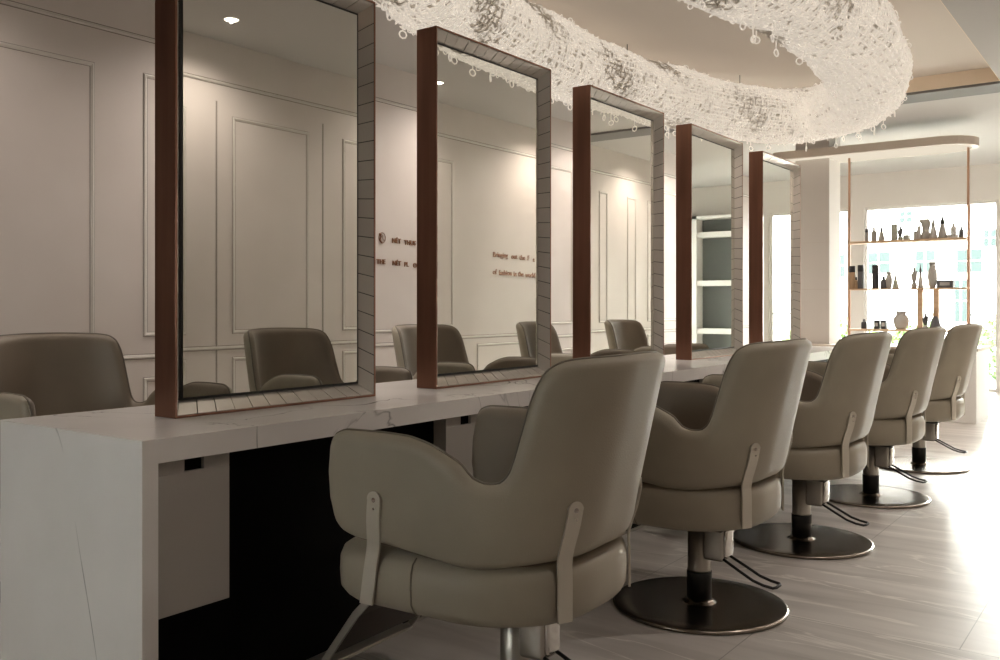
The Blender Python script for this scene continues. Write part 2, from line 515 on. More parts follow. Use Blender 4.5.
# right wall panels
SH = lambda y: y + .055 + .016 * (y - 4)
for (a, b) in ((2.3, 3.68), (4.057, 4.756), (5.11, 6.49), (6.85, 8.75), (9.14, 9.33), (9.82, 10.04), (10.35, 10.95)):
    if a != 6.85: moulding_frame(XR, -1, SH(a), SH(b), .93, 2.46, wr)
    if b - a > .5: moulding_frame(XR, -1, SH(a), SH(b), .16, .76, wr)
for y in (3.924, 4.90):
    g = MB().box(XR - .0015, XR, SH(y) - .006, SH(y) + .006, .14, 2.55)
    g.build('panel_joint', M['groove'], wr)
rail(XR, -1, 2.0, 11.3, .82, wr)
struct('baseboard_left', MB().box(XL, XL + .015, Y0, YE, 0, .11), M['mould'])
struct('baseboard_right', MB().box(XR - .015, XR, Y0, 11.3, 0, .11), M['mould'])

# end wall with openings
HW = 2.50
def end_wall():
    ops = [(-4.62, -3.66), (-3.45, -1.78), (-1.2, -.08), (0.0, 0.20)]
    mb = MB(); x = XL - .15
    for (a, b) in ops:
        mb.box(x, a, YE, YE + .18, 0, HW); x = b
    mb.box(x, 2.75, YE, YE + .18, 0, HW)
    mb.box(XL - .15, 2.75, YE, YE + .18, HW, ZC)
    w = struct('wall_end', mb, M['pier'])
    for i, (a, b) in enumerate(ops):
        fr = MB(); t = .03
        fr.box(a, a + t, YE + .05, YE + .11, 0, HW); fr.box(b - t, b, YE + .05, YE + .11, 0, HW)
        fr.box(a + t, b - t, YE + .05, YE + .11, HW - t, HW); fr.box(a + t, b - t, YE + .05, YE + .11, 0, .04)
        o = struct('window_%d' % (i + 1), fr, M['white'])
        MB().box(a + t, b - t, YE + .075, YE + .085, .04, HW - t).build('window_pane', M['pane'], o)
        if i == 1:
            MB().box(-2.13, -2.11, YE + .055, YE + .105, .04, HW - t).build('mullion', M['frame_dark'], o)
            MB().box(-2.11, b - t, YE + .06, YE + .10, .995, 1.015).build('transom', M['frame_dark'], o)
        if i in (0, 2):
            MB().box(a + t, b - t, YE + .06, YE + .10, 1.0, 1.02).build('transom', M['frame_dark'], o)
end_wall()
fr = MB()
fr.box(2.64, 2.70, 11.5, 11.53, 0, HW).box(2.64, 2.70, 13.17, 13.2, 0, HW).box(2.64, 2.70, 11.53, 13.17, HW - .03, HW).box(2.64, 2.70, 11.53, 13.17, 0, .04)
o = struct('window_5', fr, M['white'])  # unseen side window, added to bring daylight into the far end
MB().box(2.665, 2.675, 11.53, 13.17, .04, HW - .03).build('window_pane', M['pane'], o)

# column beside the display
col = struct('column', MB().box(-3.26, -2.90, 9.9, 10.3, 0, ZC), M['pier'])
MB().box(-3.262, -2.898, 9.897, 9.9, 1.30, 1.304).box(-3.262, -2.898, 9.897, 9.9, 1.80, 1.804).build('panel_joint', M['wall'], col)

# ------------------------------------------------------------ outside
struct('exterior_ground', MB().box(-40, 30, -20, 60, -.32, -.12), M['paving'])
fac = thing('building', 'white rendered building seen through the end windows', 'building', (0, 34, 0))
MB().box(-26, 22, 0, 6, -.12, 5.0).build('facade', M['facade'], fac)
def at_plane(px, py, Y):
    t = (px - 500) / 915.0; c, s = math.cos(math.radians(36.12)), math.sin(math.radians(36.12))
    z = Y / (s * t + c)
    return (c * t - s) * z, CAM_H + (306 - py) / 915.0 * z
for (a, b, c, d) in ((832, 845, 255, 277), (868, 890, 253, 273), (916, 935, 251, 272), (957, 982, 250, 272), (984, 996, 230, 246), (900, 912, 212, 222), (955, 967, 280, 322)):
    xa, za = at_plane(a, c, 34); xb, zb = at_plane(b, d, 34)
    w = MB().box(xa, xb, -.05, .02, zb, za).build('window', M['teal'], fac)
    MB().box((xa + xb) / 2 - .03, (xa + xb) / 2 + .03, -.07, -.05, zb, za).box(xa, xb, -.07, -.05, (za + zb) / 2 - .02, (za + zb) / 2 + .02).build('glazing_bar', M['white'], w)

def hedge(name, x0, x1, y, h, label, seed):
    rnd = random.Random(seed)
    mb = MB()
    n = int((x1 - x0) * 900)
    for i in range(n):
        x = rnd.uniform(x0, x1); 
        hh = h * (0.85 + .15 * math.sin(x * 5.1) + .08 * math.sin(x * 13))
        a = rnd.uniform(0, 2 * PI); r = rnd.uniform(.6, 1.0)
        zz = hh * rnd.random() ** .7
        yy = y + math.cos(a) * .35 * r
        s = rnd.uniform(.04, .08)
        d1 = Vector((rnd.gauss(0, 1), rnd.gauss(0, 1), rnd.gauss(0, 1))).normalized() * s
        d2 = d1.orthogonal().normalized() * s * .5
        c = Vector((x, yy, zz - .1))
        mb.add([c - d1, c - d2, c + d1, c + d2], [(0, 1, 2, 3)])
    o = mb.build(name, M['leaf'])
    tag(o, label, 'hedge', None, 'stuff')
hedge('hedge', -6.2, -3.3, 17.0, .95, 'low green hedge outside the left end window', 1)
hedge('hedge', -2.7, .9, 17.0, 1.0, 'bright green hedge outside the glazing on the right', 2)

# ------------------------------------------------------------ island counter
CX0, CX1, CY0, CY1, CT = -2.80, -2.07, 1.32, 7.80, .785
cn = thing('styling_counter', 'long white marble island counter carrying five tall mirrors', 'counter', (-2.435, 1.32, 0))
def rel(mb, name, m, par, bevel=0):
    o = mb.build(name, m, par, bevel)
    me = o.data
    L0 = par.location
    for v in me.vertices: v.co -= L0
    return o
rel(MB().box(CX0, CX1, CY0, CY1, CT - .062, CT), 'worktop', M['marble'], cn)
rel(MB().box(CX0, CX1, CY0, CY0 + .045, 0, CT - .062), 'end_panel', M['marble'], cn)
rel(MB().box(CX0, CX1, CY1 - .055, CY1, 0, CT - .062), 'end_panel', M['marble'], cn)
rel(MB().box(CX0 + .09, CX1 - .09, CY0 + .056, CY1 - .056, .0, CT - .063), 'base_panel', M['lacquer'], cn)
rel(MB().box(CX1 - .0895, CX1 - .083, CY0 + .056, CY1 - .056, .002, .012), 'floor_strip', M['steel'], cn)
for side in (1, -1):
    for k in range(5):
        a = 1.378 + 1.17 * k; b = a + .228
        xf = CX1 - .03 if side > 0 else CX0 + .03
        xb = CX1 - .089 if side > 0 else CX0 + .089
        x0, x1 = min(xf, xb), max(xf, xb)
        mb = MB()
        # door front with finger notch
        ya, yb = a + .085, a + .145
        mb.box(x0, x1, a, b, .315, .684); mb.box(x0, x1, a, ya, .684, .7215); mb.box(x0, x1, yb, b, .684, .7215)
        o = rel(mb, 'cabinet_door', M['cab'], cn, .0012)
        q = MB().box(min(xf - side * .012, xb), max(xf - side * .012, xb), ya + .0005, yb - .0005, .6845, .721)
        q = rel(q, 'finger_notch', M['lacquer'], cn)
        q.parent = o

# ------------------------------------------------------------ mirrors
MW, MH, MT = .858, 1.478, .106
def make_mirror():
    t = thing('standing_mirror', '', 'mirror')
    # local: x = thickness (±MT/2), y = width 0..MW, z = 0..MH
    hx = MT / 2; f = .006
    mb = MB()
    ft = .007
    mb.box(-hx, hx, 0, ft, 0, MH); mb.box(-hx, hx, MW - ft, MW, 0, MH)
    mb.box(-hx, hx, ft, MW - ft, 0, ft); mb.box(-hx, hx, ft, MW - ft, MH - ft, MH)
    mb.build('frame', M['bronze'], t, .0015)
    rnd = random.Random(5)
    b, e = .050, .058
    for side in (1, -1):
        X0 = side * hx - side * .0015; X1 = side * (hx - e)
        # tiles on the four sloping reveals
        tl = MB(); bk = MB()
        o0 = ft; 
        def P(edge, u, w):
            # u 0..1 along, w 0 outer ..1 inner
            ins = o0 + (b - o0) * w
            X = X0 + (X1 - X0) * w
            if edge == 0:   return Vector((X, ins + u * (MW - 2 * ins), ins))
            if edge == 1:   return Vector((X, ins + u * (MW - 2 * ins), MH - ins))
            if edge == 2:   return Vector((X, ins, ins + u * (MH - 2 * ins)))
            return Vector((X, MW - ins, ins + u * (MH - 2 * ins)))
        for edge in range(4):
            n = 12 if edge < 2 else 20
            inward = [Vector((side * .6, 0, .8)), Vector((side * .6, 0, -.8)), Vector((side * .6, .8, 0)), Vector((side * .6, -.8, 0))][edge]
            bk.add([P(edge, 0, 0), P(edge, 1, 0), P(edge, 1, 1), P(edge, 0, 1)], [(0, 1, 2, 3)])
            for k in range(n):
                g = .0017 / (MW if edge < 2 else MH)
                u0, u1 = k / n + g, (k + 1) / n - g
                q = [P(edge, u0, .015), P(edge, u1, .015), P(edge, u1, .985), P(edge, u0, .985)]
                ti = [inward * (.0022 + rnd.uniform(-.0007, .0007)) for _ in range(2)]
                q2 = [q[0] + ti[0], q[1] + ti[1], q[2] + ti[1], q[3] + ti[0]]
                # bevelled tile: raised centre
                c = sum(q2, Vector()) / 4
                inn = [c + (p - c) * .93 + inward * .0003 for p in q2]
                tl.add(q + q2 + inn, [(0, 1, 5, 4), (1, 2, 6, 5), (2, 3, 7, 6), (3, 0, 4, 7),
                                      (4, 5, 9, 8), (5, 6, 10, 9), (6, 7, 11, 10), (7, 4, 8, 11), (8, 9, 10, 11)])
        br = tl.build('mosaic_border', M['tile'], t)
        bk.build('grout', M['seam'], br)
        Xg = X1
        g = MB(); w = .006
        xa, xb = sorted((Xg, Xg - side * .004))
        g.box(xa, xb, b - .002, b + w, b - .002, MH - b + .002); g.box(xa, xb, MW - b - w, MW - b + .002, b - .002, MH - b + .002)
        g.box(xa, xb, b + w, MW - b - w, b - .002, b + w); g.box(xa, xb, b + w, MW - b - w, MH - b - w, MH - b + .002)
        g.build('dark_edge', M['seam'], t)
        xa, xb = sorted((Xg - side * .001, Xg - side * .006))
        MB().box(xa, xb, b + w, MW - b - w, b + w, MH - b - w).build('mirror_glass', M['mirror'], t)
    return t
mir0 = make_mirror()
mir_lab = ['large bronze-framed mirror nearest the marble end of the counter',
           'second bronze-framed mirror along the counter, behind the nearest chair',
           'third bronze-framed mirror, standing in the middle of the counter',
           'fourth bronze-framed mirror, reflecting the grey showcase',
           'fifth and farthest bronze-framed mirror, nearest the white column']
for k in range(5):
    m_ = mir0 if k == 0 else copy_tree(mir0)
    m_.location = (-2.4 - MT / 2, (1.640, 2.850, 4.075, 5.315, 6.560)[k], CT)
    m_['label'] = mir_lab[k]; m_['group'] = 'bronze-framed mirrors on the marble counter'

# ------------------------------------------------------------ styling chair
def smooth_interp(xs, ys, n):
    # monotone-ish Catmull sampled
    out = []
    xs = np.array(xs, float); ys = np.array(ys, float)
    q = np.linspace(xs[0], xs[-1], n)
    m = np.zeros_like(ys)
    dx = np.diff(xs); dy = np.diff(ys) / dx
    m[1:-1] = np.where(dy[:-1] * dy[1:] > 0, 2 * dy[:-1] * dy[1:] / (dy[:-1] + dy[1:] + 1e-12), 0)
    i = np.clip(np.searchsorted(xs, q, side='right') - 1, 0, len(xs) - 2)
    h = dx[i]; t = (q - xs[i]) / h
    return q, (2*t**3-3*t**2+1)*ys[i] + (t**3-2*t**2+t)*h*m[i] + (-2*t**3+3*t**2)*ys[i+1] + (t**3-t**2)*h*m[i+1]

HWD, RB, CR_, XF = .315, -.260, .26, .368      # half width, rear x, corner radius, arm front x
SEG1 = HWD - CR_; SEG2 = CR_ * PI / 2; SEG3 = XF - (RB + CR_)
STOT = SEG1 + SEG2 + SEG3
def plan(s, off=0.0):
    """half path from rear centre; returns x, y(>0), nx, ny"""
    if s < SEG1: x, y, nx, ny = RB, s, -1, 0
    elif s < SEG1 + SEG2:
        a = (s - SEG1) / CR_
        nx, ny = -math.cos(a), math.sin(a)
        x, y = RB + CR_ + CR_ * nx, SEG1 + CR_ * ny
    else:
        x, y, nx, ny = RB + CR_ + (s - SEG1 - SEG2), HWD, 0, 1
    return x + nx * off, y + ny * off, nx, ny
T_S = [0, .21, .268, .300, .314, .321, .3235, .3255, .328, .332, .340, .354, .374, .41, .45, .49, .54, .60, .70, .80, .842, .862, .872]
T_Z = [1.005, 1.0, .993, .974, .938, .885, .835, .790, .758, .730, .712, .700, .698, .712, .738, .764, .787, .800, .803, .802, .790, .757, .69]
B_S = [0, .2, .40, .55, .68, .78, .83, .858, .872]
B_Z = [.505, .500, .485, .498, .512, .518, .530, .560, .62]
T_S = [s * STOT / .872 if s > .42 else s for s in T_S]; B_S = [s * STOT / .872 if s > .43 else s for s in B_S]
def zt(s):
    return float(np.interp(abs(s), _q, _tz))
def zb(s):
    return float(np.interp(abs(s), _qb, _bz))
_q, _tz = smooth_interp(T_S, T_Z, 400)
_qb, _bz = smooth_interp(B_S, B_Z, 400)

def shell_point(s, z, off):
    sg = 1 if s >= 0 else -1
    a = abs(s)
    x, y, nx, ny = plan(a)
    h = min(max((z - .50) / .50, 0), 1)
    wgt = 1 - min(max((a - .27) / .30, 0), 1)
    wgt = wgt * wgt * (3 - 2 * wgt)
    lean = .108 * (h ** 1.35) * wgt
    bulge = .008 * math.sin(PI * min(max((z - .48) / .55, 0), 1))
    tuck = -.02 * (1 - min(max((z - .49) / .10, 0), 1)) ** 2
    # arms splay a little
    spl = .015 * min(max((z - .55) / .25, 0), 1) * (1 - wgt)
    taper = 1 - .05 * h * wgt
    o = off + bulge + tuck + spl
    return Vector((x + nx * o - lean, sg * (y * taper + ny * o), z))

def make_shell():
    ns, nv = 168, 34
    S = []
    gx = np.linspace(-STOT, STOT, 4001)
    dens = 1 + 3.2 * np.exp(-((np.abs(gx) - .31) / .03) ** 2) + 1.5 * np.exp(-((np.abs(gx) - STOT) / .04) ** 2)
    cum = np.concatenate([[0], np.cumsum((dens[1:] + dens[:-1]) / 2)]); cum /= cum[-1]
    S = [float(q) for q in np.interp(np.linspace(0, 1, ns + 1), cum, gx)]
    # outline polyline in (s,z)
    ol = [(s, zt(s)) for s in S] + [(s, zb(s)) for s in reversed(S)]
    A = np.array(ol); Bn = np.roll(A, -1, 0)
    def dist(p):
        d = Bn - A; t = np.clip(((p - A) * d).sum(1) / ((d * d).sum(1) + 1e-12), 0, 1)
        return float(np.sqrt(((A + d * t[:, None] - p) ** 2).sum(1)).min())
    T, R = .027, .030
    def surf(sign, inset=0.0, extra=0.0):
        vs = []
        for i, s in enumerate(S):
            z0, z1 = zb(s), zt(s)
            for j in range(nv + 1):
                v = j / nv
                v = .5 - .5 * math.cos(PI * v) * (.55) - .5 * (1 - 2 * v) * .45
                z = z0 + (z1 - z0) * v
                d = dist(np.array((s, z)))
                w = T * math.sqrt(max(0, 1 - (1 - min(d / R, 1)) ** 2))
                # comfort padding inside the back
                if sign < 0: w += extra
                vs.append(shell_point(s, z, sign * w))
        return vs
    def faces(flip):
        fs = []
        for i in range(ns):
            for j in range(nv):
                a = i * (nv + 1) + j
                f = (a, a + 1, a + nv + 2, a + nv + 1)
                fs.append(f[::-1] if flip else f)
        return fs
    outer = MB().add(surf(1), faces(False), True)
    inner = MB().add(surf(-1), faces(True), True)
    # piping along the top outline
    pts = [shell_point(s, zt(s) , -.001) for s in S]
    low = [shell_point(s, zb(s), -.001) for s in reversed(S)]
    pip = MB().tube(pts + low, .0038, 6, closed=True)
    return outer, inner, pip

def seat_outline(inset, n=14):
    pts = []
    ss = [SEG1 * k / 4 for k in range(5)] + [SEG1 + SEG2 * k / n for k in range(1, n + 1)]
    right = []
    for s in ss:
        x, y, nx, ny = plan(s)
        right.append((x - nx * inset * 1.0, y - ny * inset))
    xf = XF + .025; rr = .13
    for k in range(1, 11):
        a = PI / 2 * k / 10
        right.append((xf - rr - inset + rr * math.sin(a) + 0, (HWD - inset) - rr + rr * math.cos(a)))
    out = right + [(x, -y) for x, y in reversed(right[1:] if right[0][1] < 1e-6 else right)]
    return out

def make_chair():
    t = thing('styling_chair', '', 'chair')
    outer, inner, pip = make_shell()
    sh = outer.build('shell', M['leather'], t)
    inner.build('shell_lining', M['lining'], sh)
    pip.build('piping', M['piping'], sh)
    # seat block: stacked outlines
    lev = [(.343, .055), (.345, .024), (.351, .006), (.362, -.005), (.380, -.015), (.42, -.017), (.455, -.016), (.478, -.009), (.492, .008), (.498, .030)]
    mb = MB(); rings = []
    for z, ins in lev:
        rings.append([(x, y, z) for x, y in seat_outline(ins)])
    n = len(rings[0]); vs = [p for r in rings for p in r]; fs = []
    for i in range(len(rings) - 1):
        for k in range(n):
            fs.append((i * n + k, i * n + (k + 1) % n, (i + 1) * n + (k + 1) % n, (i + 1) * n + k))
    mb.add(vs, [tuple(reversed(f)) for f in fs], True)
    mb.f.append(tuple(range(n))); mb.sm.append(False); mb.mi.append(0)
    mb.f.append(tuple(reversed(range((len(rings) - 1) * n, len(rings) * n)))); mb.sm.append(False); mb.mi.append(0)
    sb = mb.build('seat_base', M['leather'], t)
    # vertical seams on the seat base
    for sy in (1, -1):
        pts = []
        for z, ins in lev[1:-1]:
            pts.append((.10, sy * (HWD - ins + .0005), z))
        MB().tube(pts, .0022, 5).build('seam', M['piping'], sb)
    # cushion inside the shell
    c = MB(); rings = []
    for z, ins in ((.507, .05), (.52, .042), (.545, .042), (.560, .055), (.568, .09), (.570, .16)):
        rings.append([(x, y, z) for x, y in seat_outline(ins)])
    vs = [p for r in rings for p in r]; fs = []
    for i in range(len(rings) - 1):
        for k in range(n):
            fs.append((i * n + (k + 1) % n, i * n + k, (i + 1) * n + k, (i + 1) * n + (k + 1) % n))
    c.add([tuple(p) for p in vs], [f[::-1] for f in fs], True)
    c.f.append(tuple(range((len(rings) - 1) * n, len(rings) * n))); c.sm.append(True); c.mi.append(0)
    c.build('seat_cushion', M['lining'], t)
    # straps
    for s in (.175, -.175, .705, -.705):
        pts = []
        for k in range(15):
            z = .635 - k * (.635 - .360) / 14
            sk = s if abs(s) < .5 else (abs(s) - .045 * (z - .352) / .283) * (1 if s > 0 else -1)
            a = shell_point(sk, max(z, .50), .031)
            if z < .60:
                x, y, nx, ny = plan(abs(sk))
                q = Vector((x + nx * .0225, (1 if s > 0 else -1) * (y + ny * .0225), z))
                w = min(1, (.60 - z) / .16); w = w * w * (3 - 2 * w)
                a = a * (1 - w) + q * w
            a.z = z
            pts.append(a)
        x, y, nx, ny = plan(abs(s)); wd = Vector((-ny, nx * (1 if s > 0 else -1), 0)) if True else None
        wd = Vector((ny, -nx * (1 if s > 0 else -1), 0)).normalized()
        mb = MB().bar(pts, .042, .007, wd)
        # rounded top
        top = pts[0]; nrm = Vector((nx, ny * (1 if s > 0 else -1), 0)).normalized()
        vs = []; m = 12
        for lay in (-.0035, .0035):
            for k in range(m + 1):
                w = PI * k / m
                vs.append(top + wd * (.021 * math.cos(w)) + Vector((0, 0, 1)) * (.021 * math.sin(w)) + nrm * lay)
        fs = [tuple(range(m + 1)), tuple(reversed(range(m + 1, 2 * m + 2)))] + [(k, k + 1, m + 2 + k, m + 1 + k) for k in range(m)]
        mb.add(vs, fs)
        st = mb.build('bracket_strap', M['strap'], t, .001)
        c0 = top + nrm * .0038
        for dz, r in ((0.0, .0065), (-.022, .0035)):
            b = MB()
            vs = [c0 + Vector((0, 0, dz)) + nrm * .0015]
            for k in range(10):
                w = 2 * PI * k / 10
                vs.append(c0 + wd * (r * math.cos(w)) + Vector((0, 0, dz + r * math.sin(w))))
            b.add(vs, [(0, 1 + k, 1 + (k + 1) % 10) for k in range(10)], True)
            b.build('screw', M['chrome'], st)
    # pedestal
    MB().lathe([(.31, 0), (.320, .002), (.323, .008), (.320, .013), (.312, .0160), (.311, .0162), (.25, .0163), (.07, .0164), (.062, .0165), (.061, .0175), (.052, .024), (.048, .03)], n=72).build('base_disc', M['disc'], t)
    MB().lathe([(.045, .030), (.046, .128), (.046, .132)], n=28).build('lower_sleeve', M['black'], t)
    MB().lathe([(.043, .132), (.043, .14), (.043, .325)], n=28).build('pump_column', M['steel'], t)
    MB().rbox(-.15, .15, -.15, .15, .322, .343, .006).build('seat_plate', M['black'], t)
    # pump housing behind the column
    hb = MB().rbox(-.110, -.030, -.040, .040, .185, .318, .012).build('pump_housing', M['steel'], t)
    MB().rbox(-.122, -.106, -.034, .034, .200, .305, .007).build('housing_cap', M['chrome'], hb)
    MB().tube([(-.072, -.036, .245), (-.072, -.048, .245)], .012, 14).build('pivot_bolt', M['black'], hb)
    # foot pedal: bent wire loop
    pp = [(-.10, -.030, .20), (-.17, -.035, .165), (-.22, -.036, .140), (-.26, -.036, .129), (-.292, -.034, .125), (-.300, -.018, .125),
          (-.300, .018, .125), (-.292, .034, .125), (-.26, .036, .129), (-.22, .036, .140), (-.17, .035, .165), (-.10, .030, .20)]
    MB().tube(pp, .0055, 8).build('foot_pedal', M['black'], t)
    # footrest
    for sy in (1, -1):
        fr = MB(); fr.bar([(.27, sy * .20, .352), (.33, sy * .20, .335), (.40, sy * .20, .265), (.48, sy * .20, .16), (.525, sy * .20, .10)], .010, .020, (0, 1, 0))
        fr.build('footrest_arm', M['steel'], t)
    MB().bar([(.335, 0, .325), (.40, 0, .26), (.495, 0, .135)], .385, .008, (0, 1, 0)).build('calf_plate', M['brown'], t)
    tr = MB().rbox(.515, .60, -.20, .20, .086, .096, .005)
    tr.build('footrest_tread', M['steel'], t)
    return t

chair0 = make_chair()
near = [(-1.435, 2.04, 3), (-1.42, 3.215, 0), (-1.41, 4.37, 0), (-1.41, 5.63, -1), (-1.41, 6.92, 0)]
nlab = ['taupe leather styling chair in the foreground, at the second mirror end of the marble counter',
        'taupe styling chair directly behind the foreground chair, its round steel base in full view',
        'third taupe styling chair of the near row, middle one of the five',
        'fourth taupe styling chair of the near row, one before the last',
        'last taupe styling chair of the near row, beside the white reception desk']
flab = ['brown-shaded taupe styling chair across the counter, left of the first mirror',
        'second styling chair of the row across the counter, behind the first mirror',
        'third styling chair of the row across the counter, behind the second mirror',
        'fourth styling chair of the row across the counter, behind the third mirror',
        'last styling chair of the row across the counter, nearest the column']
nlab[0] = 'taupe leather styling chair in the foreground, nearest the camera'
chairs = []
for k, (x, y, r) in enumerate(near):
    c = chair0 if k == 0 else copy_tree(chair0)
    c.location = (x, y, 0); c.rotation_euler = (0, 0, PI + math.radians(r))
    c['label'] = nlab[k]; c['group'] = 'styling chairs on the near side of the counter'
far = [(-3.56, 2.0, -6), (-3.50, 3.20, 0), (-3.50, 4.35, 3), (-3.50, 5.55, 0), (-3.50, 6.75, 0)]
for k, (x, y, r) in enumerate(far):
    c = copy_tree(chair0)
    c.location = (x, y, 0); c.rotation_euler = (0, 0, math.radians(r))
    c['label'] = flab[k]; c['group'] = 'styling chairs on the far side of the counter'

# ------------------------------------------------------------ chandelier
def make_chandelier():
    cx, cy, cz = -2.45, 5.41, 2.775
    A, B = .87, 2.57
    t = thing('crystal_chandelier', 'huge oval ring chandelier woven of white crystal loops over the counter', 'chandelier', (cx, cy, ZC + .12))
    def centre(u):
        a = 2 * PI * u
        c, s = math.cos(a), math.sin(a)
        p = 2.0
        return Vector((A * math.copysign(abs(c) ** (2 / p), c), B * math.copysign(abs(s) ** (2 / p), s), cz - (ZC + .12)))
    # arc-length table
    K = 2000
    P = [centre(i / K) for i in range(K)]
    acc = [0]
    for i in range(K): acc.append(acc[-1] + (P[(i + 1) % K] - P[i]).length)
    TOT = acc[-1]
    accn = np.array(acc)
    def by_len(l):
        u = float(np.interp(l % TOT, accn, np.linspace(0, 1, K + 1)))
        p = centre(u); q = centre(u + .002)
        tg = (q - p).normalized()
        return p, tg
    rng = np.random.RandomState(4)
    def layer(rw, rh, step, jit, thick, phase):
        nu = int(TOT / step); circ = PI * (rw + rh); nv = int(circ / step)
        nodes = np.zeros((nu, nv, 3))
        for i in range(nu):
            p, tg = by_len(i * TOT / nu)
            nrm = Vector((tg.y, -tg.x, 0))
            for j in range(nv):
                w = 2 * PI * (j + phase + .5 * (i % 2) * 0) / nv
                k = 1 + .05 * math.sin(3 * w + i * .11) + .04 * math.sin(i * .23 + w)
                q = p + nrm * (rw * k * math.cos(w)) + Vector((0, 0, 1)) * (rh * k * math.sin(w))
                nodes[i, j] = q
        nodes += rng.normal(0, jit, nodes.shape)
        V = []; F = []
        base = 0
        verts = []; faces = []
        def edge(a, b):
            nonlocal base
            d = b - a; l = np.linalg.norm(d)
            if l < 1e-6: return
            d = d / l
            e1 = np.cross(d, [0.3, 0.5, 0.81]); e1 /= (np.linalg.norm(e1) + 1e-9); e2 = np.cross(d, e1)
            th = thick * rng.uniform(.7, 1.35)
            m = (a + b) / 2 + rng.normal(0, jit * .6, 3)
            for pnt, r in ((a, th * .8), (m, th * 1.15), (b, th * .8)):
                for k in range(3):
                    w = 2 * PI * k / 3
                    verts.append(pnt + r * (e1 * math.cos(w) + e2 * math.sin(w)))
            for s_ in range(2):
                for k in range(3):
                    faces.append((base + s_ * 3 + k, base + s_ * 3 + (k + 1) % 3, base + s_ * 3 + 3 + (k + 1) % 3, base + s_ * 3 + 3 + k))
            base += 9
        for i in range(nu):
            for j in range(nv):
                if rng.rand() < .93: edge(nodes[i, j], nodes[(i + 1) % nu, j])
                if rng.rand() < .88: edge(nodes[i, j], nodes[i, (j + 1) % nv])
        return verts, faces, nodes
    mb = MB()
    v, f, nodes = layer(.275, .222, .033, .0028, .0078, 0)
    mb.add(v, f, True)
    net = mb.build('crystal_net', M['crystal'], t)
    net['kind'] = 'stuff'
    mb = MB()
    v, f, _ = layer(.256, .203, .035, .006, .0066, .5)
    mb.add(v, f, True)
    net = mb.build('inner_net', M['crystal_inner'], t)
    net['kind'] = 'stuff'
    # loose crystal loops tucked in the net
    rnd = random.Random(9)
    lp = MB()
    nu, nv, _ = nodes.shape
    def loop(mb, c, r, ax, squash=1.0, th=.0035):
        a = ax.orthogonal().normalized(); b = ax.cross(a).normalized()
        mb.tube([c + a * (r * math.cos(2 * PI * k / 8)) + b * (r * squash * math.sin(2 * PI * k / 8)) for k in range(8)], th, 3, closed=True)
    for i in range(4200):
        q = Vector(nodes[rnd.randrange(nu), rnd.randrange(nv)])
        q += Vector((rnd.gauss(0, .008), rnd.gauss(0, .008), rnd.gauss(0, .008)))
        loop(lp, q, rnd.uniform(.010, .018), Vector((rnd.gauss(0, 1), rnd.gauss(0, 1), rnd.gauss(0, 1))).normalized())
    o = lp.build('crystal_loops', M['crystal'], t); o['kind'] = 'stuff'
    # countable pendants along the lower edge
    for i in range(96):
        l = TOT * i / 96 + rnd.uniform(-.04, .04)
        p, tg = by_len(l)
        nrm = Vector((tg.y, -tg.x, 0)); w = rnd.uniform(-.9, .9)
        q = p + nrm * (.26 * math.sin(w)) + Vector((0, 0, -.225 * math.cos(w)))
        d = MB()
        ln = rnd.uniform(.02, .055)
        d.tube([q + Vector((0, 0, .02)), q - Vector((0, 0, ln))], .0035, 5)
        loop(d, q - Vector((0, 0, ln + .019)), .018, Vector((rnd.gauss(0, 1), rnd.gauss(0, 1), 0)).normalized(), 1.15, .0050)
        d.build('crystal_drop', M['crystal'], t)
    core = MB().tube([by_len(TOT * i / 90)[0] for i in range(90)], .022, 8, closed=True)
    core.build('ring_frame', M['strap'], t)
    for i in range(8):
        p, tg = by_len(TOT * (i + .5) / 8)
        MB().tube([Vector((p.x, p.y, p.z + .16)), Vector((p.x, p.y, 0))], .003, 6).build('suspension_cable', M['black'], t)
    return t
make_chandelier()

# ------------------------------------------------------------ downlights
def make_down():
    t = thing('downlight', '', 'ceiling light')
    mb = MB(); n = 28
    pr = [(.052, 0), (.052, -.004), (.045, -.005), (.042, 0)]
    mb.lathe(pr, n=n); mb.f = mb.f[:-2]; mb.sm = mb.sm[:-2]; mb.mi = mb.mi[:-2]
    mb.build('trim_ring', M['white'], t)
    MB().lathe([(.042, 0), (.042, -.0015)], n=n).build('lens', M['lamp'], t)
    return t
d0 = make_down()
spots = [(0, 1.68, 'right-hand soffit nearest the camera'), (0, 3.75, 'seen in the top of the first mirror'), (0, 5.82, 'seen in the top of the second mirror'),
         (0, 7.89, 'over the aisle by the fourth chair'), (0, 9.96, 'over the aisle by the reception desk')]
lspots = [(-4.25, 1.7), (-4.25, 3.75), (-4.25, 5.8), (-4.25, 7.9), (-4.25, 10.0)]
first = True
def put_down(x, y, label, group, watts):
    global first
    d = d0 if first else copy_tree(d0)
    first = False
    d.location = (x, y, ZC); d['label'] = label; d['group'] = group
    ld = bpy.data.lights.new('downlight_lamp', 'SPOT'); ld.energy = watts; ld.color = DOWN_COL
    ld.spot_size = math.radians(150); ld.spot_blend = 1.0; ld.shadow_soft_size = .012
    lo = bpy.data.objects.new('downlight_lamp', ld); COL.objects.link(lo); lo.location = (0, 0, -.014); lo.parent = d
for x, y, s in spots:
    put_down(x, y, 'small round recessed downlight, ' + s, 'downlights over the right aisle', DOWN_W * (.42 if y < 7 else 1.0))
for k, (x, y) in enumerate(lspots):
    put_down(x, y, ['small round recessed downlight by the big left wall panel', 'small round recessed downlight over the left aisle by the second chair',
                    'small round recessed downlight over the left aisle by the lettering', 'small round recessed downlight over the far left aisle',
                    'small round recessed downlight at the end of the left aisle'][k], 'downlights over the left aisle', DOWN_W * (.45 if k == 0 else 1.0))

